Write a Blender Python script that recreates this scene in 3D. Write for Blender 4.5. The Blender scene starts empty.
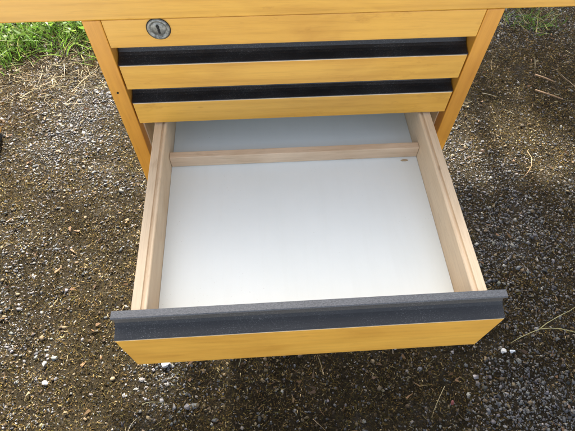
import bpy, bmesh, math, random
import numpy as np
from mathutils import Vector, Matrix, Euler

random.seed(7)
rng = np.random.default_rng(11)
S = bpy.context.scene
COL = S.collection
H = 0.70                       # height of the underside of the desk top above the ground

# ------------------------------------------------------------------ camera
cam_d = bpy.data.cameras.new('camera')
cam = bpy.data.objects.new('camera', cam_d)
COL.objects.link(cam)
cam.location = (-0.03968, -0.42683, 0.28198 + H)
cam.rotation_euler = (0.57202, -0.00910, -0.06282)
cam_d.sensor_fit = 'HORIZONTAL'
cam_d.sensor_width = 36.0
cam_d.lens = 36.0 * 454.5 / 575.0
cam_d.clip_start = 0.02
cam_d.clip_end = 1000.0
S.camera = cam

# ------------------------------------------------------------------ light
SUN = Vector((0.20, -1.286, -1.0))          # direction the sunlight travels
elev = math.atan2(1.0, math.hypot(SUN.x, SUN.y))
W = bpy.data.worlds.new('World')
S.world = W
W.use_nodes = True
wt = W.node_tree
bg = wt.nodes['Background']
sky = wt.nodes.new('ShaderNodeTexSky')
sky.sky_type = 'NISHITA'
sky.sun_disc = False
sky.sun_elevation = elev
sky.sun_rotation = math.atan2(-SUN.x, -SUN.y)
sky.air_density = 0.7
sky.dust_density = 4.0
sky.ozone_density = 0.15
hs = wt.nodes.new('ShaderNodeHueSaturation')      # thin high haze: a paler sky
hs.inputs['Saturation'].default_value = 0.46
wt.links.new(sky.outputs[0], hs.inputs['Color'])
wt.links.new(hs.outputs[0], bg.inputs['Color'])
bg.inputs['Strength'].default_value = 0.105
sl = bpy.data.lights.new('sun', 'SUN')
sl.energy = 5.0
sl.angle = math.radians(0.53)
sl.color = (1.0, 0.93, 0.82)
so = bpy.data.objects.new('sun', sl)
so.rotation_euler = SUN.to_track_quat('-Z', 'Y').to_euler()
so.location = (0, 4, 6)
COL.objects.link(so)
S.view_settings.view_transform = 'Standard'
S.view_settings.look = 'None'
S.view_settings.exposure = 2.33
S.view_settings.gamma = 1.0
S.view_settings.use_curve_mapping = False


# ------------------------------------------------------------------ materials
def new_mat(name):
    m = bpy.data.materials.new(name)
    m.use_nodes = True
    nt = m.node_tree
    return m, nt, nt.nodes['Principled BSDF']


def nd(nt, typ, **kw):
    n = nt.nodes.new(typ)
    for k, v in kw.items():
        if k in n.inputs:
            n.inputs[k].default_value = v
        else:
            setattr(n, k, v)
    return n


def ramp(nt, src, stops):
    r = nt.nodes.new('ShaderNodeValToRGB')
    el = r.color_ramp.elements
    while len(el) > 1:
        el.remove(el[-1])
    el[0].position = stops[0][0]
    el[0].color = (*stops[0][1], 1)
    for p, c in stops[1:]:
        e = el.new(p)
        e.color = (*c, 1)
    nt.links.new(src, r.inputs[0])
    return r.outputs[0]


def mix(nt, fac, a, b, mode='MIX'):
    m = nt.nodes.new('ShaderNodeMix')
    m.data_type = 'RGBA'
    m.blend_type = mode
    for sock, v in ((m.inputs[0], fac), (m.inputs[6], a), (m.inputs[7], b)):
        if hasattr(v, 'is_linked'):
            nt.links.new(v, sock)
        elif isinstance(v, (int, float)):
            sock.default_value = v
        else:
            sock.default_value = (*v, 1)
    return m.outputs[2]


def wood(name, dark, light, axis='X', rough=0.32, coat=0.25, pores=0.22, streak=0.5):
    """lacquered or raw wood, grain running along one axis of the object"""
    m, nt, b = new_mat(name)
    tc = nd(nt, 'ShaderNodeTexCoord')
    oi = nd(nt, 'ShaderNodeObjectInfo')
    mul = nd(nt, 'ShaderNodeMath', operation='MULTIPLY')
    nt.links.new(oi.outputs['Random'], mul.inputs[0])
    mul.inputs[1].default_value = 37.0
    vadd = nd(nt, 'ShaderNodeVectorMath', operation='ADD')
    nt.links.new(tc.outputs['Object'], vadd.inputs[0])
    nt.links.new(mul.outputs[0], vadd.inputs[1])

    def mapped(along, across):
        mp = nd(nt, 'ShaderNodeMapping')
        s = {'X': (along, across, across), 'Y': (across, along, across), 'Z': (across, across, along)}[axis]
        mp.inputs['Scale'].default_value = s
        nt.links.new(vadd.outputs[0], mp.inputs[0])
        return mp.outputs[0]
    n1 = nd(nt, 'ShaderNodeTexNoise', Scale=1.0, Detail=5.0, Roughness=0.6, Distortion=0.6)
    nt.links.new(mapped(2.2, 26.0), n1.inputs['Vector'])
    n2 = nd(nt, 'ShaderNodeTexNoise', Scale=1.0, Detail=3.0, Roughness=0.7)
    nt.links.new(mapped(28.0, 900.0), n2.inputs['Vector'])
    n3 = nd(nt, 'ShaderNodeTexNoise', Scale=1.0, Detail=4.0, Roughness=0.55, Distortion=1.4)
    nt.links.new(mapped(5.0, 13.0), n3.inputs['Vector'])
    w = nd(nt, 'ShaderNodeTexWave', Scale=1.0, Distortion=5.0, Detail=3.0)
    w.inputs['Detail Scale'].default_value = 0.8
    w.bands_direction = {'X': 'Z', 'Y': 'X', 'Z': 'X'}[axis]
    nt.links.new(mapped(1.6, 26.0), w.inputs['Vector'])
    mid = tuple((a + c) / 2 for a, c in zip(dark, light))
    c = ramp(nt, n1.outputs[0], [(0.3, dark), (0.5, mid), (0.68, light)])
    c2 = ramp(nt, w.outputs[0], [(0.0, tuple(x * 0.86 for x in dark)), (0.25, mid), (1.0, light)])
    c = mix(nt, streak * 0.6, c, c2)
    pr = ramp(nt, n2.outputs[0], [(0.33, (0.60, 0.55, 0.5)), (0.5, (1, 1, 1))])
    c = mix(nt, pores, c, pr, 'MULTIPLY')
    bl = ramp(nt, n3.outputs[0], [(0.28, (0.80, 0.74, 0.66)), (0.5, (1, 1, 1)), (0.72, (1.10, 1.11, 1.12))])
    c = mix(nt, 0.8, c, bl, 'MULTIPLY')
    # old smudges and scuffs in the varnish
    n4 = nd(nt, 'ShaderNodeTexNoise', Scale=1.0, Detail=6.0, Roughness=0.7)
    nt.links.new(mapped(22.0, 60.0), n4.inputs['Vector'])
    c = mix(nt, 0.35, c, ramp(nt, n4.outputs[0], [(0.30, (0.62, 0.52, 0.42)), (0.40, (1, 1, 1)), (0.66, (1, 1, 1)), (0.74, (1.12, 1.14, 1.2))]), 'MULTIPLY')
    # pin knots and small knocks
    v = nd(nt, 'ShaderNodeTexVoronoi', Scale=1.0)
    nt.links.new(mapped(9.0, 22.0), v.inputs['Vector'])
    kn = ramp(nt, v.outputs['Distance'], [(0.02, (0.35, 0.25, 0.18)), (0.055, (1, 1, 1))])
    c = mix(nt, 0.4, c, kn, 'MULTIPLY')
    nt.links.new(c, b.inputs['Base Color'])
    rr = ramp(nt, n1.outputs[0], [(0.3, (rough + .12,) * 3), (0.7, (rough - .04,) * 3)])
    nt.links.new(rr, b.inputs['Roughness'])
    b.inputs['Coat Weight'].default_value = coat
    b.inputs['Coat Roughness'].default_value = 0.22
    bp = nd(nt, 'ShaderNodeBump', Strength=0.12, Distance=0.0008)
    nt.links.new(n2.outputs[0], bp.inputs['Height'])
    nt.links.new(bp.outputs[0], b.inputs['Normal'])
    return m


def attr_mat(name, rough=0.8, trans=0.0, spec=0.3, bump=0.0):
    """per-piece colour stored on the mesh"""
    m, nt, b = new_mat(name)
    a = nd(nt, 'ShaderNodeAttribute', attribute_name='tint')
    col = a.outputs['Color']
    if bump:
        tc = nd(nt, 'ShaderNodeTexCoord')
        n = nd(nt, 'ShaderNodeTexNoise', Scale=700.0, Detail=3.0, Roughness=0.7)
        nt.links.new(tc.outputs['Object'], n.inputs['Vector'])
        g = ramp(nt, n.outputs[0], [(0.3, (0.6, 0.6, 0.6)), (0.7, (1.25, 1.25, 1.25))])
        col = mix(nt, 0.8, col, g, 'MULTIPLY')
        bp = nd(nt, 'ShaderNodeBump', Strength=bump, Distance=0.001)
        nt.links.new(n.outputs[0], bp.inputs['Height'])
        nt.links.new(bp.outputs[0], b.inputs['Normal'])
    nt.links.new(col, b.inputs['Base Color'])
    b.inputs['Roughness'].default_value = rough
    b.inputs['Specular IOR Level'].default_value = spec
    if trans:
        t = nd(nt, 'ShaderNodeBsdfTranslucent')
        nt.links.new(col, t.inputs['Color'])
        ms = nd(nt, 'ShaderNodeMixShader')
        ms.inputs[0].default_value = trans
        nt.links.new(b.outputs[0], ms.inputs[1])
        nt.links.new(t.outputs[0], ms.inputs[2])
        nt.links.new(ms.outputs[0], nt.nodes['Material Output'].inputs['Surface'])
    return m


LD, LL = (0.57, 0.288, 0.036), (0.70, 0.396, 0.066)
M_top = wood('lacquered_birch', LD, LL, 'X')
M_front = wood('lacquered_birch_front', (0.58, 0.296, 0.040), (0.71, 0.402, 0.070), 'X', streak=0.3, pores=0.22)
M_panel = wood('lacquered_birch_panel', (0.55, 0.24, 0.026), (0.68, 0.33, 0.045), 'Z', pores=0.2, streak=0.3)
M_beech = wood('raw_beech', (0.61, 0.46, 0.295), (0.72, 0.58, 0.395), 'Y', rough=0.55, coat=0.0, pores=0.35, streak=0.2)
M_beechx = wood('raw_beech_cross', (0.61, 0.445, 0.295), (0.72, 0.565, 0.395), 'X', rough=0.55, coat=0.0, pores=0.4, streak=0.2)
M_raw = wood('unlacquered_board', (0.66, 0.56, 0.41), (0.78, 0.69, 0.54), 'Z', rough=0.6, coat=0.0)
M_edge = wood('pale_edge', (0.62, 0.48, 0.30), (0.8, 0.68, 0.5), 'X', rough=0.6, coat=0.0)


def mk_white():
    m, nt, b = new_mat('white_melamine')
    tc = nd(nt, 'ShaderNodeTexCoord')
    n = nd(nt, 'ShaderNodeTexNoise', Scale=6.0, Detail=4.0, Roughness=0.6)
    nt.links.new(tc.outputs['Object'], n.inputs['Vector'])
    c = ramp(nt, n.outputs[0], [(0.3, (0.715, 0.755, 0.72)), (0.7, (0.765, 0.805, 0.775))])
    sp = nd(nt, 'ShaderNodeTexNoise', Scale=520.0, Detail=2.0)
    nt.links.new(tc.outputs['Object'], sp.inputs['Vector'])
    d = ramp(nt, sp.outputs[0], [(0.25, (0.5, 0.45, 0.38)), (0.31, (1, 1, 1))])
    ar = nd(nt, 'ShaderNodeTexNoise', Scale=14.0, Detail=3.0)
    nt.links.new(tc.outputs['Object'], ar.inputs['Vector'])
    c = mix(nt, ramp(nt, ar.outputs[0], [(0.5, (0, 0, 0)), (0.7, (.8, .8, .8))]), c, mix(nt, 1.0, c, d, 'MULTIPLY'))
    mp = nd(nt, 'ShaderNodeMapping')
    mp.inputs['Scale'].default_value = (30, 3, 1)
    mp.inputs['Rotation'].default_value = (0, 0, .5)
    nt.links.new(tc.outputs['Object'], mp.inputs[0])
    ru = nd(nt, 'ShaderNodeTexNoise', Scale=2.0, Detail=6.0, Roughness=0.7)
    nt.links.new(mp.outputs[0], ru.inputs['Vector'])
    c = mix(nt, 0.3, c, ramp(nt, ru.outputs[0], [(0.3, (.93, .925, .91)), (0.5, (1, 1, 1))]), 'MULTIPLY')
    nt.links.new(c, b.inputs['Base Color'])
    b.inputs['Roughness'].default_value = 0.42
    return m


def mk_black():
    m, nt, b = new_mat('dusty_black_plastic')
    tc = nd(nt, 'ShaderNodeTexCoord')
    mp = nd(nt, 'ShaderNodeMapping')
    mp.inputs['Scale'].default_value = (0.6, 1, 1)
    nt.links.new(tc.outputs['Object'], mp.inputs[0])
    n = nd(nt, 'ShaderNodeTexNoise', Scale=1150.0, Detail=3.0, Roughness=0.65)
    nt.links.new(mp.outputs[0], n.inputs['Vector'])
    n2 = nd(nt, 'ShaderNodeTexNoise', Scale=24.0, Detail=4.0, Roughness=0.65)
    nt.links.new(mp.outputs[0], n2.inputs['Vector'])
    dust = ramp(nt, n.outputs[0], [(0.56, (0, 0, 0)), (0.70, (1, 1, 1))])
    area = ramp(nt, n2.outputs[0], [(0.40, (0.1, 0.1, 0.1)), (0.70, (0.8, 0.8, 0.8))])
    f = mix(nt, 1.0, dust, area, 'MULTIPLY')
    base = ramp(nt, n2.outputs[0], [(0.3, (0.006, 0.007, 0.009)), (0.75, (0.018, 0.020, 0.022))])
    c = mix(nt, f, base, (0.22, 0.225, 0.22))
    sx = nd(nt, 'ShaderNodeSeparateXYZ')                 # dust settled on the top of the lip
    nt.links.new(tc.outputs['Object'], sx.inputs[0])
    mr = nd(nt, 'ShaderNodeMapRange')
    nt.links.new(sx.outputs['Z'], mr.inputs['Value'])
    mr.inputs['From Min'].default_value = .0190
    mr.inputs['From Max'].default_value = .0202
    c = mix(nt, mix(nt, 1.0, mr.outputs[0], ramp(nt, n.outputs[0], [(0.35, (.30,) * 3), (0.68, (1, 1, 1))]), 'MULTIPLY'), c, (0.115, 0.122, 0.13))
    nt.links.new(c, b.inputs['Base Color'])
    rr = ramp(nt, n2.outputs[0], [(0.3, (0.30,) * 3), (0.7, (0.48,) * 3)])
    nt.links.new(rr, b.inputs['Roughness'])
    b.inputs['Specular IOR Level'].default_value = 0.6
    bp = nd(nt, 'ShaderNodeBump', Strength=0.25, Distance=0.0006)
    nt.links.new(n.outputs[0], bp.inputs['Height'])
    nt.links.new(bp.outputs[0], b.inputs['Normal'])
    return m


def mk_metal():
    m, nt, b = new_mat('tarnished_nickel')
    tc = nd(nt, 'ShaderNodeTexCoord')
    n = nd(nt, 'ShaderNodeTexNoise', Scale=260.0, Detail=4.0, Roughness=0.7)
    nt.links.new(tc.outputs['Object'], n.inputs['Vector'])
    c = ramp(nt, n.outputs[0], [(0.32, (0.09, 0.095, 0.085)), (0.5, (0.22, 0.23, 0.215)), (0.7, (0.36, 0.365, 0.345))])
    nt.links.new(c, b.inputs['Base Color'])
    b.inputs['Metallic'].default_value = 0.8
    rr = ramp(nt, n.outputs[0], [(0.3, (0.6,) * 3), (0.7, (0.36,) * 3)])
    nt.links.new(rr, b.inputs['Roughness'])
    bp = nd(nt, 'ShaderNodeBump', Strength=0.3, Distance=0.0005)
    nt.links.new(n.outputs[0], bp.inputs['Height'])
    nt.links.new(bp.outputs[0], b.inputs['Normal'])
    return m


def mk_plain(name, c, rough):
    m, nt, b = new_mat(name)
    tc = nd(nt, 'ShaderNodeTexCoord')
    n = nd(nt, 'ShaderNodeTexNoise', Scale=40.0, Detail=4.0)
    nt.links.new(tc.outputs['Object'], n.inputs['Vector'])
    o = ramp(nt, n.outputs[0], [(0.3, tuple(x * .75 for x in c)), (0.7, tuple(x * 1.15 for x in c))])
    nt.links.new(o, b.inputs['Base Color'])
    b.inputs['Roughness'].default_value = rough
    return m


def mk_ground():
    m, nt, b = new_mat('mossy_soil')
    tc = nd(nt, 'ShaderNodeTexCoord')
    n1 = nd(nt, 'ShaderNodeTexNoise', Scale=9.0, Detail=6.0, Roughness=0.65)
    n2 = nd(nt, 'ShaderNodeTexNoise', Scale=160.0, Detail=5.0, Roughness=0.7)
    n3 = nd(nt, 'ShaderNodeTexNoise', Scale=700.0, Detail=3.0, Roughness=0.7)
    for n in (n1, n2, n3):
        nt.links.new(tc.outputs['Object'], n.inputs['Vector'])
    a = ramp(nt, n1.outputs[0], [(0.35, (0.022, 0.016, 0.008)), (0.55, (0.034, 0.026, 0.013)), (0.7, (0.055, 0.047, 0.036))])
    g = ramp(nt, n2.outputs[0], [(0.3, (0.35, 0.33, 0.3)), (0.55, (1, 1, 1)), (0.75, (1.7, 1.6, 1.4))])
    c = mix(nt, 1.0, a, g, 'MULTIPLY')
    nt.links.new(c, b.inputs['Base Color'])
    b.inputs['Roughness'].default_value = 0.95
    b.inputs['Specular IOR Level'].default_value = 0.15
    add = nd(nt, 'ShaderNodeMath', operation='ADD')
    nt.links.new(n2.outputs[0], add.inputs[0])
    nt.links.new(n3.outputs[0], add.inputs[1])
    bp = nd(nt, 'ShaderNodeBump', Strength=0.9, Distance=0.006)
    nt.links.new(add.outputs[0], bp.inputs['Height'])
    nt.links.new(bp.outputs[0], b.inputs['Normal'])
    return m


M_white, M_black, M_metal, M_soil = mk_white(), mk_black(), mk_metal(), mk_ground()
M_void = mk_plain('keyhole_dark', (0.006, 0.006, 0.006), 0.8)
M_rubber = mk_plain('black_rubber', (0.02, 0.02, 0.02), 0.7)
M_conc = mk_plain('pale_concrete', (0.45, 0.44, 0.42), 0.9)
M_bark = mk_plain('bark', (0.12, 0.085, 0.06), 0.9)
M_stone = attr_mat('gravel_stone', 0.85, bump=0.5, spec=0.22)
M_moss = attr_mat('brown_moss', 0.9, trans=0.25, spec=0.15)
M_straw = attr_mat('dry_straw', 0.7, trans=0.25)
M_grass = attr_mat('green_grass', 0.5, trans=0.5)
M_leaf = attr_mat('added_tree_leaf', 0.5, trans=0.12)


# ------------------------------------------------------------------ helpers
def mesh_obj(name, me, mats, parent=None, loc=None):
    """links a mesh; under a parent, the mesh is given in world space and moved into the parent's space"""
    o = bpy.data.objects.new(name, me)
    for m in (mats if isinstance(mats, (list, tuple)) else [mats]):
        me.materials.append(m)
    COL.objects.link(o)
    if parent is not None:
        o.parent = parent
    if loc is not None:
        o.location = loc
    return o


def bm_obj(name, bm, mats, parent=None, origin=(0, 0, 0), smooth=False):
    bmesh.ops.translate(bm, verts=bm.verts, vec=-Vector(origin))
    me = bpy.data.meshes.new(name)
    bmesh.ops.recalc_face_normals(bm, faces=bm.faces)
    bm.to_mesh(me)
    bm.free()
    if smooth:
        for p in me.polygons:
            p.use_smooth = True
    po = world_loc(parent) if parent is not None else Vector((0, 0, 0))
    return mesh_obj(name, me, mats, parent, Vector(origin) - po)


def world_loc(o):
    v = Vector((0, 0, 0))
    while o is not None:
        v += o.location
        o = o.parent
    return v


def box(bm, lo, hi, bevel=0.0, seg=2):
    lo, hi = Vector(lo), Vector(hi)
    g = bmesh.ops.create_cube(bm, size=1.0, matrix=Matrix.LocRotScale((lo + hi) / 2, None, hi - lo))
    if bevel:
        es = list({e for v in g['verts'] for e in v.link_edges})
        bmesh.ops.bevel(bm, geom=es, offset=bevel, segments=seg, profile=0.5, affect='EDGES')


def prism(bm, pts, axis, a, b):
    """closed outline extruded along an axis from a to b"""
    def P(t, q):
        return {'X': (t, q[0], q[1]), 'Y': (q[0], t, q[1])}[axis]
    A = [bm.verts.new(P(a, q)) for q in pts]
    B = [bm.verts.new(P(b, q)) for q in pts]
    n = len(pts)
    bm.faces.new(A)
    bm.faces.new(B[::-1])
    for i in range(n):
        bm.faces.new((A[i], B[i], B[(i + 1) % n], A[(i + 1) % n]))


def tag(o, label=None, cat=None, group=None, kind=None):
    for k, v in (('label', label), ('category', cat), ('group', group), ('kind', kind)):
        if v:
            o[k] = v
    return o


def empty(name, loc):
    o = bpy.data.objects.new(name, None)
    o.location = loc
    o.empty_display_size = 0.1
    COL.objects.link(o)
    return o


def np_mesh(name, V, F, tint=None):
    """mesh from numpy vertices and equal-sized faces, with a colour per face"""
    me = bpy.data.meshes.new(name)
    k = F.shape[1]
    me.vertices.add(len(V))
    me.vertices.foreach_set('co', V.astype(np.float32).ravel())
    me.loops.add(F.size)
    me.loops.foreach_set('vertex_index', F.astype(np.int32).ravel())
    me.polygons.add(len(F))
    me.polygons.foreach_set('loop_start', np.arange(0, F.size, k, dtype=np.int32))
    me.polygons.foreach_set('loop_total', np.full(len(F), k, dtype=np.int32))
    me.update(calc_edges=True)
    if tint is not None:
        at = me.attributes.new('tint', 'FLOAT_COLOR', 'FACE')
        c = np.ones((len(F), 4), np.float32)
        c[:, :3] = tint
        at.data.foreach_set('color', c.ravel())
    return me


# smooth value noise over the ground
_tab = rng.random((64, 64))


def vnoise(x, y, s):
    x, y = x * s + 13.7, y * s + 5.1
    xi, yi = np.floor(x).astype(int), np.floor(y).astype(int)
    fx, fy = x - xi, y - yi
    fx, fy = fx * fx * (3 - 2 * fx), fy * fy * (3 - 2 * fy)
    t = lambda a, b: _tab[a % 64, b % 64]
    return ((t(xi, yi) * (1 - fx) + t(xi + 1, yi) * fx) * (1 - fy) + (t(xi, yi + 1) * (1 - fx) + t(xi + 1, yi + 1) * fx) * fy)


def gheight(x, y):
    near = np.exp(-((x / 3.0) ** 2 + (y / 3.0) ** 2))
    return near * (0.012 * (vnoise(x, y, 6) - .5) + 0.007 * (vnoise(x, y, 22) - .5))


# grey gravel shows through the moss in these areas: centre, radius, strength
BARE = [(-.60, .58, .20, .9), (-.68, .03, .16, .8), (-.50, .36, .16, .45), (.50, -.28, .15, 1.0), (.60, .13, .24, .8),
        (.82, .97, .18, .8), (.53, .38, .13, .5), (-.28, -.16, .06, .8), (.45, -.17, .05, .6), (-.42, .75, .14, .6),
        (.35, -.36, .12, .4), (1.08, .95, .16, .6)]


def bareness(x, y):
    b = np.zeros_like(x)
    for cx, cy, r, s in BARE:
        b = np.maximum(b, s * np.exp(-((x - cx) ** 2 + (y - cy) ** 2) / (r * r)))
    return np.clip(b * (0.45 + 1.1 * vnoise(x, y, 12)) + 0.5 * (vnoise(x, y, 9) - .62), 0, 1)


# ------------------------------------------------------------------ setting: ground and path
def axis_pts(lo, hi, step, far):
    a = np.arange(lo, hi + 1e-6, step)
    g = np.array([.1, .3, .7, 1.5, 3, 6, 12, 25, 50, 100, far])
    return np.concatenate([lo - g[::-1], a, hi + g])


gx, gy = axis_pts(-1.5, 1.7, 0.016, 250), axis_pts(-0.7, 1.7, 0.016, 250)
X, Y = np.meshgrid(gx, gy)
Z = gheight(X, Y)
nx, ny = len(gx), len(gy)
idx = np.arange(nx * ny).reshape(ny, nx)
F = np.stack([idx[:-1, :-1], idx[:-1, 1:], idx[1:, 1:], idx[1:, :-1]], -1).reshape(-1, 4)
gme = np_mesh('ground', np.stack([X, Y, Z], -1).reshape(-1, 3), F)
for p in gme.polygons:
    p.use_smooth = True
tag(mesh_obj('ground', gme, M_soil), kind='structure')

bm = bmesh.new()
box(bm, (-4.0, -0.55, -0.05), (4.0, 0.55, 0.035), 0.008)
path = bm_obj('path', bm, M_conc)
path.location = (-1.5, 1.385, 0.0)
path.rotation_euler = (0, 0, math.radians(24))
tag(path, kind='structure')
bm = bmesh.new()
box(bm, (-6, -5, -0.05), (6, -0.78, 0.012), 0.004)
tag(bm_obj('bounce_slab', bm, M_conc), kind='structure')  # unseen slab added to bounce sunlight onto the drawer fronts

# ------------------------------------------------------------------ desk
PW, PT, PD = 0.22, 0.019, 0.50          # half width of the pedestal, its panel thickness and depth
XI = PW - PT                            # inner face of a panel
desk = empty('desk', (0, 0.28, 0))
tag(desk, 'yellow birch desk with a locked pedestal and its lowest drawer pulled open', 'desk')

bm = bmesh.new()
box(bm, (-0.86, -0.0015, H + 0.0003), (1.28, 0.55, H + 0.029), 0.0018)
bm_obj('desktop', bm, M_top, desk, (0, 0, H))

for s in (-1, 1):
    bm = bmesh.new()
    lo, hi = sorted((s * XI, s * PW))
    box(bm, (lo, 0.0, H - 0.275), (hi, PD, H - 0.0006), 0.0011)
    sp = bm_obj('side_panel', bm, M_panel, desk, (s * 0.21, 0, H))
    bm = bmesh.new()
    lo, hi = sorted((s * (XI + 0.0005), s * (XI - 0.0015)))
    box(bm, (lo, 0.017, H - 0.274), (hi, PD - 0.01, H - 0.150))
    bm_obj('lining', bm, M_raw, sp, (s * 0.2, 0.01, H - 0.2))
    for q in (0,):                       # dark disc for a nail hole on the front edge of the left panel
        if s < 0:
            bm = bmesh.new()
            bmesh.ops.create_cone(bm, cap_ends=True, segments=12, radius1=.0013, radius2=.0013, depth=.0012,
                                  matrix=Matrix.Translation((-.2115, -.0004, H - .095)) @ Matrix.Rotation(math.pi / 2, 4, 'X'))
            bm_obj('nail_hole', bm, M_void, sp, (-.2115, 0, H - .095))

bm = bmesh.new()
box(bm, (-XI + .0004, 0.0006, H - 0.0338), (XI - .0004, 0.020, H - 0.0008), 0.0008)
bm_obj('top_rail', bm, M_front, desk, (0, 0, H - .02))
bm = bmesh.new()
box(bm, (-XI + .0004, PD - .012, H - 0.27), (XI - .0004, PD - .002, H - 0.002))
bm_obj('back_panel', bm, M_raw, desk, (0, PD, H - .1))

# cam lock in the rail
LX, LZ = -0.1447, H - 0.0118
RY = Matrix.Rotation(math.pi / 2, 4, 'X')
bm = bmesh.new()
prof = [(0.0, .0008), (.0072, .0008), (.0076, .0003), (.0082, .0004), (.0088, .0014), (.0104, .0018), (.0114, .0013), (.0119, .0002), (.0119, -.004)]
rings = []
N = 48
for r, d in prof:
    if r == 0:
        rings.append([bm.verts.new((LX, -d, LZ))])
    else:
        rings.append([bm.verts.new((LX + r * math.cos(2 * math.pi * k / N), -d, LZ + r * math.sin(2 * math.pi * k / N))) for k in range(N)])
for A, B in zip(rings, rings[1:]):
    for k in range(N):
        if len(A) == 1:
            bm.faces.new((A[0], B[k], B[(k + 1) % N]))
        else:
            bm.faces.new((A[k], B[k], B[(k + 1) % N], A[(k + 1) % N]))
lock = bm_obj('lock', bm, M_metal, desk, (LX, 0, LZ), smooth=True)
bm = bmesh.new()
kp = [(-.0011, -.0046), (.0010, -.0048), (.0012, -.0018), (.0017, -.0006), (.0013, .0010), (.0016, .0024), (.0017, .0040), (.0006, .0053), (-.0010, .0050),
      (-.0017, .0036), (-.0013, .0018), (-.0009, .0004), (-.0014, -.0012), (-.0010, -.0026)]
prism(bm, [(LX + q[0] - .08 * q[1], LZ + q[1]) for q in kp], 'Y', -.00105, -.0003)
bm_obj('keyhole', bm, M_void, lock, (LX, 0, LZ))
bm = bmesh.new()                         # dirt line round the lock
for k in range(N):
    a0, a1 = 2 * math.pi * k / N, 2 * math.pi * (k + 1) / N
    q = [bm.verts.new((LX + r * math.cos(a), -.00005 if r > .0121 else -.0003, LZ + r * math.sin(a))) for r, a in ((.0118, a0), (.0126, a0), (.0126, a1), (.0118, a1))]
    bm.faces.new(q)
bm_obj('rim_gap', bm, M_void, lock, (LX, 0, LZ))

# drawers
XD = XI - 0.002
HP = [(0, .0003), (.0004, .0008), (.0020, .0011), (.0060, .0017), (.0100, .0025), (.0135, .0038), (.0165, .0060), (.0186, .0092), (.0194, .0125),
      (.0190, .0150), (.0176, .0163), (.0158, .0167), (.0151, .0172), (.0148, .0184), (.0152, .0195), (.0163, .0201), (.0236, .0201), (.0236, .0003)]


def make_drawer(ztop, hfront, out, side_h, open_=False):
    zt = H + ztop
    org = Vector((0, -out, zt))
    bm = bmesh.new()
    box(bm, (-XD, -out, zt - hfront), (XD, -out + .0190, zt), 0.0007)
    front = bm_obj('drawer', bm, M_front, desk, org)
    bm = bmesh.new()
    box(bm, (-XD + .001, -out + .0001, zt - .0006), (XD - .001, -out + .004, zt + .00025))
    bm_obj('pale_edge', bm, M_edge, front, org)  # paler strip along the top edge of the front
    bm = bmesh.new()
    ys, zs_ = -out + .0003, zt + .0003
    prism(bm, [(ys + a, zs_ + b) for a, b in HP], 'X', -XD - .0005, XD + .0005)
    hd = bm_obj('drawer_handle', bm, M_black, front, org)
    # box behind the front
    zs = zt + .0190
    xo, xi = 0.1811, 0.1652
    y0, y1 = -out + .0240, -out + .46
    for s in (-1, 1):
        bm = bmesh.new()
        zb = zs - side_h
        a = [(xo, zb), (xo, zs - .0008), (xo - .0008, zs), (xo - .0094, zs), (xo - .0100, zs - .0022), (xo - .0122, zs - .0022), (xo - .0128, zs),
             (xi + .0008, zs), (xi, zs - .0008), (xi, zb)]
        prism(bm, [(s * q[0], q[1]) for q in a], 'Y', y0, y1)
        bm_obj('drawer_side', bm, M_beech, front, (s * xi, y0, zs))
    zfl = zs - (0.0436 if open_ else side_h - .008)
    bm = bmesh.new()
    box(bm, (-xi + .0003, y0, zfl - .005), (xi - .0003, y1 - .0125, zfl))
    bm_obj('drawer_bottom', bm, M_white, front, (0, y0, zfl))
    bm = bmesh.new()
    box(bm, (-xi + .0003, y1 - .012, zs - side_h), (xi - .0003, y1, zs - .002), .0006)
    bm_obj('drawer_back', bm, M_beechx, front, (0, y1, zs))
    if open_:
        bm = bmesh.new()
        box(bm, (-xi + .0003, -.0362, zfl + .0002), (xi - .0003, -.0262, zfl + .0185), .0008)
        bm_obj('divider', bm, M_beechx, front, (0.05, -.03, zfl))
        front['label'] = 'empty white bottomed drawer pulled far out'
    return front, zfl


make_drawer(-0.0575, 0.0335, 0.0, 0.048)
make_drawer(-0.1133, 0.0335, 0.0, 0.048)
fr, ZFL = make_drawer(-0.1690, 0.0871, 0.2768, 0.062, True)

# legs at the far left and far right of the desk, with rubber feet
for lx in (-0.820, 1.20):
    for y in (0.50,):
        bm = bmesh.new()
        box(bm, (lx - .03, y - .03, 0.013), (lx + .03, y + .03, H), .003)
        lg = bm_obj('leg', bm, M_panel, desk, (lx, y, 0.3))
        bm = bmesh.new()
        box(bm, (lx - .027, y - .027, -0.004), (lx + .027, y + .027, 0.0128), .003)
        bm_obj('foot', bm, M_rubber, lg, (lx, y, 0))

# chip of wood lying on the drawer bottom
bm = bmesh.new()
c = Vector((0.147, -0.042, ZFL))
pts = [(-.0052, .0004), (-.001, .0018), (.0035, .0014), (.0058, -.0004), (.0022, -.0016), (-.0035, -.0013)]
prism(bm, [(c.x + a, c.y + b) for a, b in pts], 'X', 0, 1) if False else None
lo = [bm.verts.new((c.x + a, c.y + b, ZFL + .0001)) for a, b in pts]
hi = [bm.verts.new((c.x + a * .8, c.y + b * .7, ZFL + .0012 + .0004 * (i % 2))) for i, (a, b) in enumerate(pts)]
bm.faces.new(lo[::-1])
bm.faces.new(hi)
for i in range(6):
    bm.faces.new((lo[i], lo[(i + 1) % 6], hi[(i + 1) % 6], hi[i]))
tag(bm_obj('wood_splinter', bm, mk_plain('tan_chip', (.42, .31, .18), .8), None, c), 'small tan wood splinter lying on the white drawer bottom near the divider', 'splinter')


# ------------------------------------------------------------------ loose stones
ICO = bmesh.new()
bmesh.ops.create_icosphere(ICO, subdivisions=1, radius=1.0)
IV = np.array([v.co[:] for v in ICO.verts])
IF = np.array([[v.index for v in f.verts] for f in ICO.faces])
ICO.free()


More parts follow.
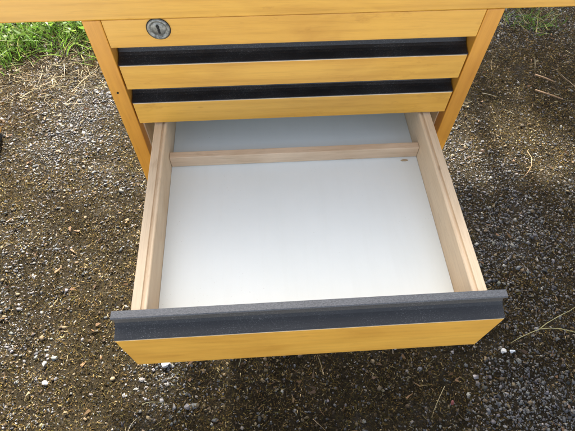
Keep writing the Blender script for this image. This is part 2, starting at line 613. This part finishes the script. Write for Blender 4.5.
def rotmats(n):
    q = rng.normal(size=(n, 4))
    q /= np.linalg.norm(q, axis=1)[:, None]
    w, x, y, z = q.T
    return np.stack([np.stack([1 - 2 * (y * y + z * z), 2 * (x * y - z * w), 2 * (x * z + y * w)], -1),
                     np.stack([2 * (x * y + z * w), 1 - 2 * (x * x + z * z), 2 * (y * z - x * w)], -1),
                     np.stack([2 * (x * z - y * w), 2 * (y * z + x * w), 1 - 2 * (x * x + y * y)], -1)], 1)


CV = np.array([(a, b, c) for a in (-1, 1) for b in (-1, 1) for c in (-1, 1)], float) * .72
CF = np.array([(0, 1, 3), (0, 3, 2), (4, 6, 7), (4, 7, 5), (0, 4, 5), (0, 5, 1), (2, 3, 7), (2, 7, 6), (0, 2, 6), (0, 6, 4), (1, 5, 7), (1, 7, 3)])


def stones(x, y, size, tint, IV, IF, jit, sink=0.3):
    n = len(x)
    k = len(IV)
    sc = size[:, None] * np.stack([rng.uniform(.75, 1.35, n), rng.uniform(.55, 1.0, n), rng.uniform(.18, .45, n)], -1) / 2
    V = IV[None] * (1 + rng.uniform(-jit, jit, (n, k, 3)))
    V = V * sc[:, None, :]
    Rm = rotmats(n)
    # keep most of them lying flat: blend of a spin about Z and a tilt
    a = rng.uniform(0, 2 * np.pi, n)
    ca, sa = np.cos(a), np.sin(a)
    Rz = np.zeros((n, 3, 3))
    Rz[:, 0, 0], Rz[:, 0, 1], Rz[:, 1, 0], Rz[:, 1, 1], Rz[:, 2, 2] = ca, -sa, sa, ca, 1
    tilt = rng.normal(0, .35, (n, 2))
    T = np.zeros((n, 3, 3))
    T[:, 0, 0] = T[:, 1, 1] = T[:, 2, 2] = 1
    T[:, 2, 0], T[:, 2, 1], T[:, 0, 2], T[:, 1, 2] = -tilt[:, 0], -tilt[:, 1], tilt[:, 0], tilt[:, 1]
    use = (rng.random(n) < .12)[:, None, None]
    Rm = np.where(use, Rm, T @ Rz)
    V = np.einsum('nij,nkj->nki', Rm, V)
    base = np.stack([x, y, gheight(x, y) + sc[:, 2] * (1 - 2 * sink)], -1)
    V += base[:, None, :]
    Fc = (IF[None] + (np.arange(n) * k)[:, None, None]).reshape(-1, 3)
    return V.reshape(-1, 3), Fc, np.repeat(tint, len(IF), 0)


def scatter(n, x0=-1.30, x1=1.45, y0=-0.52, y1=1.25):
    k = int(n * .78)                     # dense round the desk, thinning out beyond
    x = np.concatenate([rng.uniform(x0, x1, k) + rng.normal(0, .10, k), rng.uniform(-2.5, 2.6, n - k)])
    y = np.concatenate([rng.uniform(y0, y1, k) + rng.normal(0, .08, k), rng.uniform(-.77, 2.2, n - k)])
    x[y < -.775] += 9.0                  # none on the bounce slab
    ok = x < 5
    q = rng.permutation(np.flatnonzero(ok))
    q = np.concatenate([q, q[:n - len(q)]])
    y = y.copy()
    x, y = x[q], y[q]
    dup_ = np.arange(n) >= ok.sum()
    x[dup_] += .03
    return x, y


def pal(n, cols, w, jit=.18):
    cols = np.array(cols)
    w = np.array(w, float)
    i = rng.choice(len(cols), n, p=w / w.sum())
    c = cols[i] * rng.uniform(1 - jit, 1 + jit, (n, 1)) * rng.uniform(.95, 1.05, (n, 3))
    return np.clip(c, 0.004, .9)


STONE_COLS = [(.145, .145, .148), (.098, .10, .105), (.05, .052, .055), (.17, .165, .15), (.28, .265, .245), (.13, .10, .065), (.065, .048, .03), (.17, .135, .085)]
n = 470000
x, y = scatter(n)
b = bareness(x, y)
keep = rng.random(n) < (0.20 + 0.80 * b)
x, y, b = x[keep], y[keep], b[keep]
n = len(x)
size = np.clip(rng.lognormal(math.log(.0031), .50, n), .0014, .0135)
t_bare = pal(n, STONE_COLS, [26, 24, 15, 13, 5, 5, 4, 3])
t_moss = pal(n, STONE_COLS, [8, 9, 12, 6, 4, 16, 24, 11])
t = np.where((rng.random(n) < (b * 1.3 + .15))[:, None], t_bare, t_moss)
h = n // 3
V, Fc, T = stones(x[:h], y[:h], size[:h], t[:h], IV, IF, .26)
V2, F2, T2 = stones(x[h:], y[h:], size[h:], t[h:], CV, CF, .42)
V, Fc, T = np.concatenate([V, V2]), np.concatenate([Fc, F2 + len(V)]), np.concatenate([T, T2])
tag(mesh_obj('gravel', np_mesh('gravel', V, Fc, T), M_stone), 'mixed grey, brown and white gravel chips pressed into the ground', 'gravel', kind='stuff')

# a few stones that stand out
for sx, sy, sz, tint, lab, seed in [
        (.452, -.173, .013, (.46, .46, .45), 'white angular stone chip right of the open drawer front, the left one of two', 1),
        (.471, -.175, .011, (.36, .40, .45), 'bluish white stone chip right of the open drawer front, the right one of two', 2),
        (-.271, -.157, .019, (.36, .36, .37), 'pale grey stone just below the left corner of the open drawer front', 3),
        (-.515, -.181, .011, (.50, .50, .48), 'small white stone alone on the brown moss, lower left of the ground', 4),
        (-.524, -.142, .011, (.38, .39, .39), 'pale rounded stone on the brown moss above the white stone, lower left', 5),
        (-.394, .738, .020, (.30, .31, .34), 'grey blue stone lying beside the left pedestal panel', 6),
        (.315, -.269, .009, (.13, .022, .02), 'small dull red fragment on dark ground in front of the open drawer', 7)]:
    st = np.random.default_rng(seed)
    bm = bmesh.new()
    bmesh.ops.create_icosphere(bm, subdivisions=2, radius=sz / 2)
    d = [Vector(st.normal(size=3)).normalized() for _ in range(7)]
    for v in bm.verts:
        u = v.co.normalized()
        for q in d:                                         # chop flat facets
            h = u.dot(q)
            if h > .62:
                v.co -= q * (h - .62) * sz * .5
        v.co.x *= 1.25
        v.co.z *= .6
    bmesh.ops.rotate(bm, verts=bm.verts, cent=(0, 0, 0), matrix=Matrix.Rotation(st.uniform(0, 6), 3, 'Z'))
    bmesh.ops.translate(bm, verts=bm.verts, vec=(sx, sy, .006 + float(gheight(np.array(sx), np.array(sy)))))
    m, nt, pb = new_mat('stone_' + ('red' if seed == 7 else 'pale'))
    pb.inputs['Roughness'].default_value = .6
    tcn = nd(nt, 'ShaderNodeTexCoord')
    nn = nd(nt, 'ShaderNodeTexNoise', Scale=300.0, Detail=4.0)
    nt.links.new(tcn.outputs['Object'], nn.inputs['Vector'])
    nt.links.new(ramp(nt, nn.outputs[0], [(.3, tuple(.7 * q for q in tint)), (.65, tuple(1.1 * q for q in tint))]), pb.inputs['Base Color'])
    tag(bm_obj('stone' if seed != 7 else 'fragment', bm, m, None, (sx, sy, 0)), lab, 'stone' if seed != 7 else 'fragment')


# ------------------------------------------------------------------ strips: moss, straw, grass, leaves
def strips(p0, direc, length, width, bend, nseg, tint, taper=True):
    """curved ribbons: start points, unit directions, sizes, bend vector per ribbon"""
    n = len(p0)
    t = np.linspace(0, 1, nseg + 1)
    P = p0[:, None] + direc[:, None] * (length[:, None] * t)[..., None] + bend[:, None] * ((length[:, None] * t ** 2)[..., None])
    up = rng.normal(size=(n, 3))
    side = np.cross(direc, up)
    side /= np.linalg.norm(side, axis=1)[:, None] + 1e-9
    wprof = (1 - .92 * t ** 1.6) if taper else np.ones_like(t)
    off = side[:, None] * (width[:, None] * wprof / 2)[..., None]
    V = np.stack([P - off, P + off], 2).reshape(n, -1, 3)
    m = 2 * (nseg + 1)
    f = np.array([[2 * i, 2 * i + 1, 2 * i + 3, 2 * i + 2] for i in range(nseg)])
    Fc = (f[None] + (np.arange(n) * m)[:, None, None]).reshape(-1, 4)
    return V.reshape(-1, 3), Fc, np.repeat(tint, nseg, 0)


def dirs(n, zlo, zhi):
    a = rng.uniform(0, 2 * np.pi, n)
    z = rng.uniform(zlo, zhi, n)
    r = np.sqrt(1 - z * z)
    return np.stack([r * np.cos(a), r * np.sin(a), z], -1)


# moss: short blades standing up, and flat flakes of dead moss and leaf matted between the stones
n = 560000
x, y = scatter(n)
b = bareness(x, y)
keep = rng.random(n) < (1.0 - .80 * b)
x, y = x[keep], y[keep]
n = len(x)
clump = vnoise(x, y, 31)
MC = [(.092, .060, .017), (.050, .033, .011), (.135, .090, .027), (.072, .062, .015), (.21, .155, .062), (.018, .013, .006), (.32, .26, .14)]
tint = pal(n, MC, [24, 24, 18, 15, 10, 20, 5], .25) * (.55 + .9 * clump)[:, None] * (.65 + .7 * vnoise(x, y, 5))[:, None]
V, Fc, T = strips(np.stack([x, y, gheight(x, y) + rng.uniform(-.0005, .004, n)], -1), dirs(n, -.05, .65), rng.uniform(.0022, .0080, n), rng.uniform(.0008, .0024, n),
                  rng.normal(0, .3, (n, 3)) * [1, 1, .4], 1, tint)
tag(mesh_obj('moss', np_mesh('moss', V, Fc, T), M_moss), 'brown and olive dry moss covering the gravel ground', 'moss', kind='stuff')

# straw and plant litter, thickest by the grass at the upper left
n = 9000
x, y = scatter(n)
x = np.concatenate([x, rng.normal(-.74, .20, 1100)])
y = np.concatenate([y, rng.normal(.77, .09, 1100)])
n = len(x)
dens = .05 + .9 * np.exp(-(((x + .72) / .35) ** 2 + ((y - .78) / .16) ** 2)) + .35 * np.exp(-(((x - .88) / .22) ** 2 + ((y - .75) / .25) ** 2))
keep = rng.random(n) < dens
x, y = x[keep], y[keep]
n = len(x)
L = np.clip(rng.lognormal(math.log(.024), .55, n), .008, .11)
tint = pal(n, [(.40, .335, .20), (.29, .225, .12), (.48, .43, .30), (.20, .145, .08), (.34, .32, .19)], [30, 24, 14, 18, 12], .2)
V, Fc, T = strips(np.stack([x, y, gheight(x, y) + rng.uniform(.003, .010, n)], -1), dirs(n, -.02, .14), L, rng.uniform(.0006, .0018, n),
                  rng.normal(0, .32, (n, 3)) * [1, 1, .04], 5, tint)
# brown leaf scraps
m = 1100
x2, y2 = scatter(m)
V2, F2, T2 = strips(np.stack([x2, y2, gheight(x2, y2) + rng.uniform(.003, .007, m)], -1), dirs(m, -.1, .2), rng.uniform(.006, .016, m), rng.uniform(.003, .008, m),
                    rng.normal(0, .2, (m, 3)) * [1, 1, .3], 2, pal(m, [(.14, .08, .04), (.20, .12, .06), (.08, .05, .03), (.26, .19, .10)], [4, 3, 5, 2]))
F2 = F2 + len(V)
tag(mesh_obj('straw', np_mesh('straw', np.concatenate([V, V2]), np.concatenate([Fc, F2]), np.concatenate([T, T2])), M_straw),
    'scattered dry straw and brown leaf scraps on the ground', 'straw', kind='stuff')

# grass at the upper left
GC = [(.085, .17, .022), (.055, .12, .015), (.13, .22, .032), (.18, .25, .06), (.26, .24, .09)]
n = 20000
x, y = rng.uniform(-1.7, -.50, n), rng.uniform(.76, 1.75, n)
edge = .80 + .06 * (x + .9) / .4 + .10 * (vnoise(x, y, 9) - .5)
keep = (rng.random(n) < np.clip((y - edge + .04) / .15, 0, 1) ** 1.5) & (y < 1.005 + .445 * (x + .92))
x, y = x[keep], y[keep]
n = len(x)
V, Fc, T = strips(np.stack([x, y, gheight(x, y) - .002], -1), dirs(n, .55, 1.0), rng.uniform(.025, .09, n), rng.uniform(.0014, .0045, n),
                  rng.normal(0, .35, (n, 3)) * [1, 1, .3] - np.array([0, 0, .2]), 5, pal(n, GC, [30, 22, 20, 12, 5]))
# broad clover-like leaves low in the grass
m = 2600
x2, y2 = rng.uniform(-1.6, -.60, m), rng.uniform(.90, 1.5, m)
k2 = (y2 < .995 + .445 * (x2 + .92)) & (y2 > .86 + .06 * (x2 + .9) / .4 + .06 * vnoise(x2, y2, 9))
x2, y2 = x2[k2], y2[k2]
m = len(x2)
V2, F2, T2 = strips(np.stack([x2, y2, gheight(x2, y2) + rng.uniform(.015, .05, m)], -1), dirs(m, .0, .5), rng.uniform(.010, .026, m), rng.uniform(.006, .014, m),
                    rng.normal(0, .3, (m, 3)), 4, pal(m, GC, [24, 26, 20, 10, 1]))
F2 = F2 + len(V)
tag(mesh_obj('grass', np_mesh('grass', np.concatenate([V, V2]), np.concatenate([Fc, F2]), np.concatenate([T, T2])), M_grass),
    'bright green grass and weeds growing behind the desk at the upper left', 'grass', kind='stuff')

# tuft of grass at the upper right
n = 110
x, y = .925 + rng.normal(0, .045, n), .965 + rng.normal(0, .03, n)
V, Fc, T = strips(np.stack([x, y, gheight(x, y) - .002], -1), dirs(n, .35, .95), rng.uniform(.03, .085, n), rng.uniform(.0012, .003, n),
                  rng.normal(0, .4, (n, 3)) * [1, 1, .3], 5, pal(n, GC + [(.40, .33, .17)], [20, 26, 12, 10, 8, 18]))
V -= np.array([.925, .965, 0])
tag(mesh_obj('grass_tuft', np_mesh('grass_tuft', V, Fc, T), M_grass, None, (.925, .965, 0)),
    'sparse green grass tuft on grey gravel behind the right end of the desk', 'grass tuft')


def stalk(bm, pts, r0, r1):
    """thin round stalk through points"""
    pts = [Vector(p) for p in pts]
    rings = []
    for i, p in enumerate(pts):
        d = (pts[min(i + 1, len(pts) - 1)] - pts[max(i - 1, 0)]).normalized()
        u = d.cross(Vector((0, 0, 1))).normalized()
        v = d.cross(u)
        r = r0 + (r1 - r0) * i / (len(pts) - 1)
        rings.append([bm.verts.new(p + r * (math.cos(a) * u + math.sin(a) * v)) for a in [k * math.pi / 3 for k in range(6)]])
    for A, B in zip(rings, rings[1:]):
        for k in range(6):
            bm.faces.new((A[k], A[(k + 1) % 6], B[(k + 1) % 6], B[k]))
    bm.faces.new(rings[0][::-1])
    bm.faces.new(rings[-1])


M_stalk = mk_plain('pale_stalk', (.25, .23, .10), .6)
M_twig = mk_plain('brown_twig', (.24, .15, .075), .7)
bm = bmesh.new()
stalk(bm, [(.470, -.158, .010), (.491, -.149, .013), (.515, -.141, .016), (.540, -.134, .018), (.563, -.134, .020), (.586, -.137, .020), (.623, -.148, .017), (.66, -.163, .012), (.70, -.185, .008)], .0006, .0012)
stalk(bm, [(.538, -.1345, .018), (.560, -.122, .018), (.592, -.108, .016), (.626, -.095, .012), (.65, -.083, .008)], .0010, .0005)
tag(bm_obj('dry_stalk', bm, M_stalk, None, (.54, -.134, 0), smooth=True), 'forked pale green dry stalk lying on dark ground at the right edge', 'stalk')
for pts, lab in [([(.835, .69, .008), (.858, .672, .010), (.886, .650, .009)], 'short brown twig on mossy ground right of the pedestal, the farther of two'),
                 ([(.810, .62, .008), (.843, .595, .011), (.880, .575, .008)], 'short brown twig on mossy ground right of the pedestal, the nearer of two')]:
    bm = bmesh.new()
    stalk(bm, pts, .0028, .0020)
    tag(bm_obj('twig', bm, M_twig, None, pts[1], smooth=True), lab, 'twig', 'twigs right of the pedestal')
bm = bmesh.new()
stalk(bm, [(.655, .285, .007), (.672, .300, .009), (.690, .322, .010), (.700, .350, .010), (.698, .378, .008)], .0010, .0007)
tag(bm_obj('curved_stalk', bm, M_twig, None, (.69, .322, 0), smooth=True), 'thin brown curved stalk at the edge of the sunlit patch', 'stalk')


# ------------------------------------------------------------------ unseen foliage added behind the desk to shade it and the ground
def up(gx_, gy_, h):
    """the point h above the ground whose sun shadow falls on a ground point"""
    return Vector((gx_ - SUN.x * h, gy_ - SUN.y * h, h))


added_shade_tree = empty('added_shade_tree', (0.45, 6.3, 0))
tag(added_shade_tree, 'unseen foliage added behind the desk to shade its drawers and the ground', 'added_shade_tree')
blobs = [(up(.92, -.37, 4.3), .60, 4200), (up(.05, -1.08, 4.6), .66, 3600), (up(.95, -1.05, 4.5), .8, 4000), (up(1.30, .22, 4.4), .45, 1300),  # leaf clusters set where their shadows should land
         (up(.88, .82, 4.2), .38, 470), (up(1.8, -.2, 4.6), .6, 900), (up(.56, -.03, 4.35), .28, 1000), (up(-.10, -.42, 4.6), .26, 150)]
PV, LN = [], []
for c, r, k in blobs:
    d = dirs(k, -1, 1)
    rad = r * rng.random(k) ** (1 / 3.0)
    PV.append(np.array(c) + d * rad[:, None] * [1, .9, .45])
P = np.concatenate(PV)
n = len(P)
V, Fc, T = strips(P, dirs(n, -.7, .5), rng.uniform(.06, .11, n), rng.uniform(.04, .065, n), rng.normal(0, .2, (n, 3)), 2,
                  pal(n, [(.06, .11, .03), (.045, .085, .02), (.09, .14, .04)], [3, 3, 2]))
V -= np.array([.45, 6.3, 0])
mesh_obj('added_crown', np_mesh('added_crown', V, Fc, T), M_leaf, added_shade_tree)
bm = bmesh.new()
stalk(bm, [(.45, 6.3, -.1), (.45, 6.3, .3), (.43, 6.25, 1.5), (.35, 6.1, 2.8), (.2, 5.6, 3.8), (0, 5.1, 4.5)], .13, .03)
for c, r, k in blobs:
    a = Vector((.36, 6.12, 2.7))
    stalk(bm, [a, a.lerp(c, .5) + Vector((0, 0, -.15)), c], .05, .012)
bm_obj('added_trunk', bm, M_bark, added_shade_tree, (.45, 6.3, 0), smooth=True)
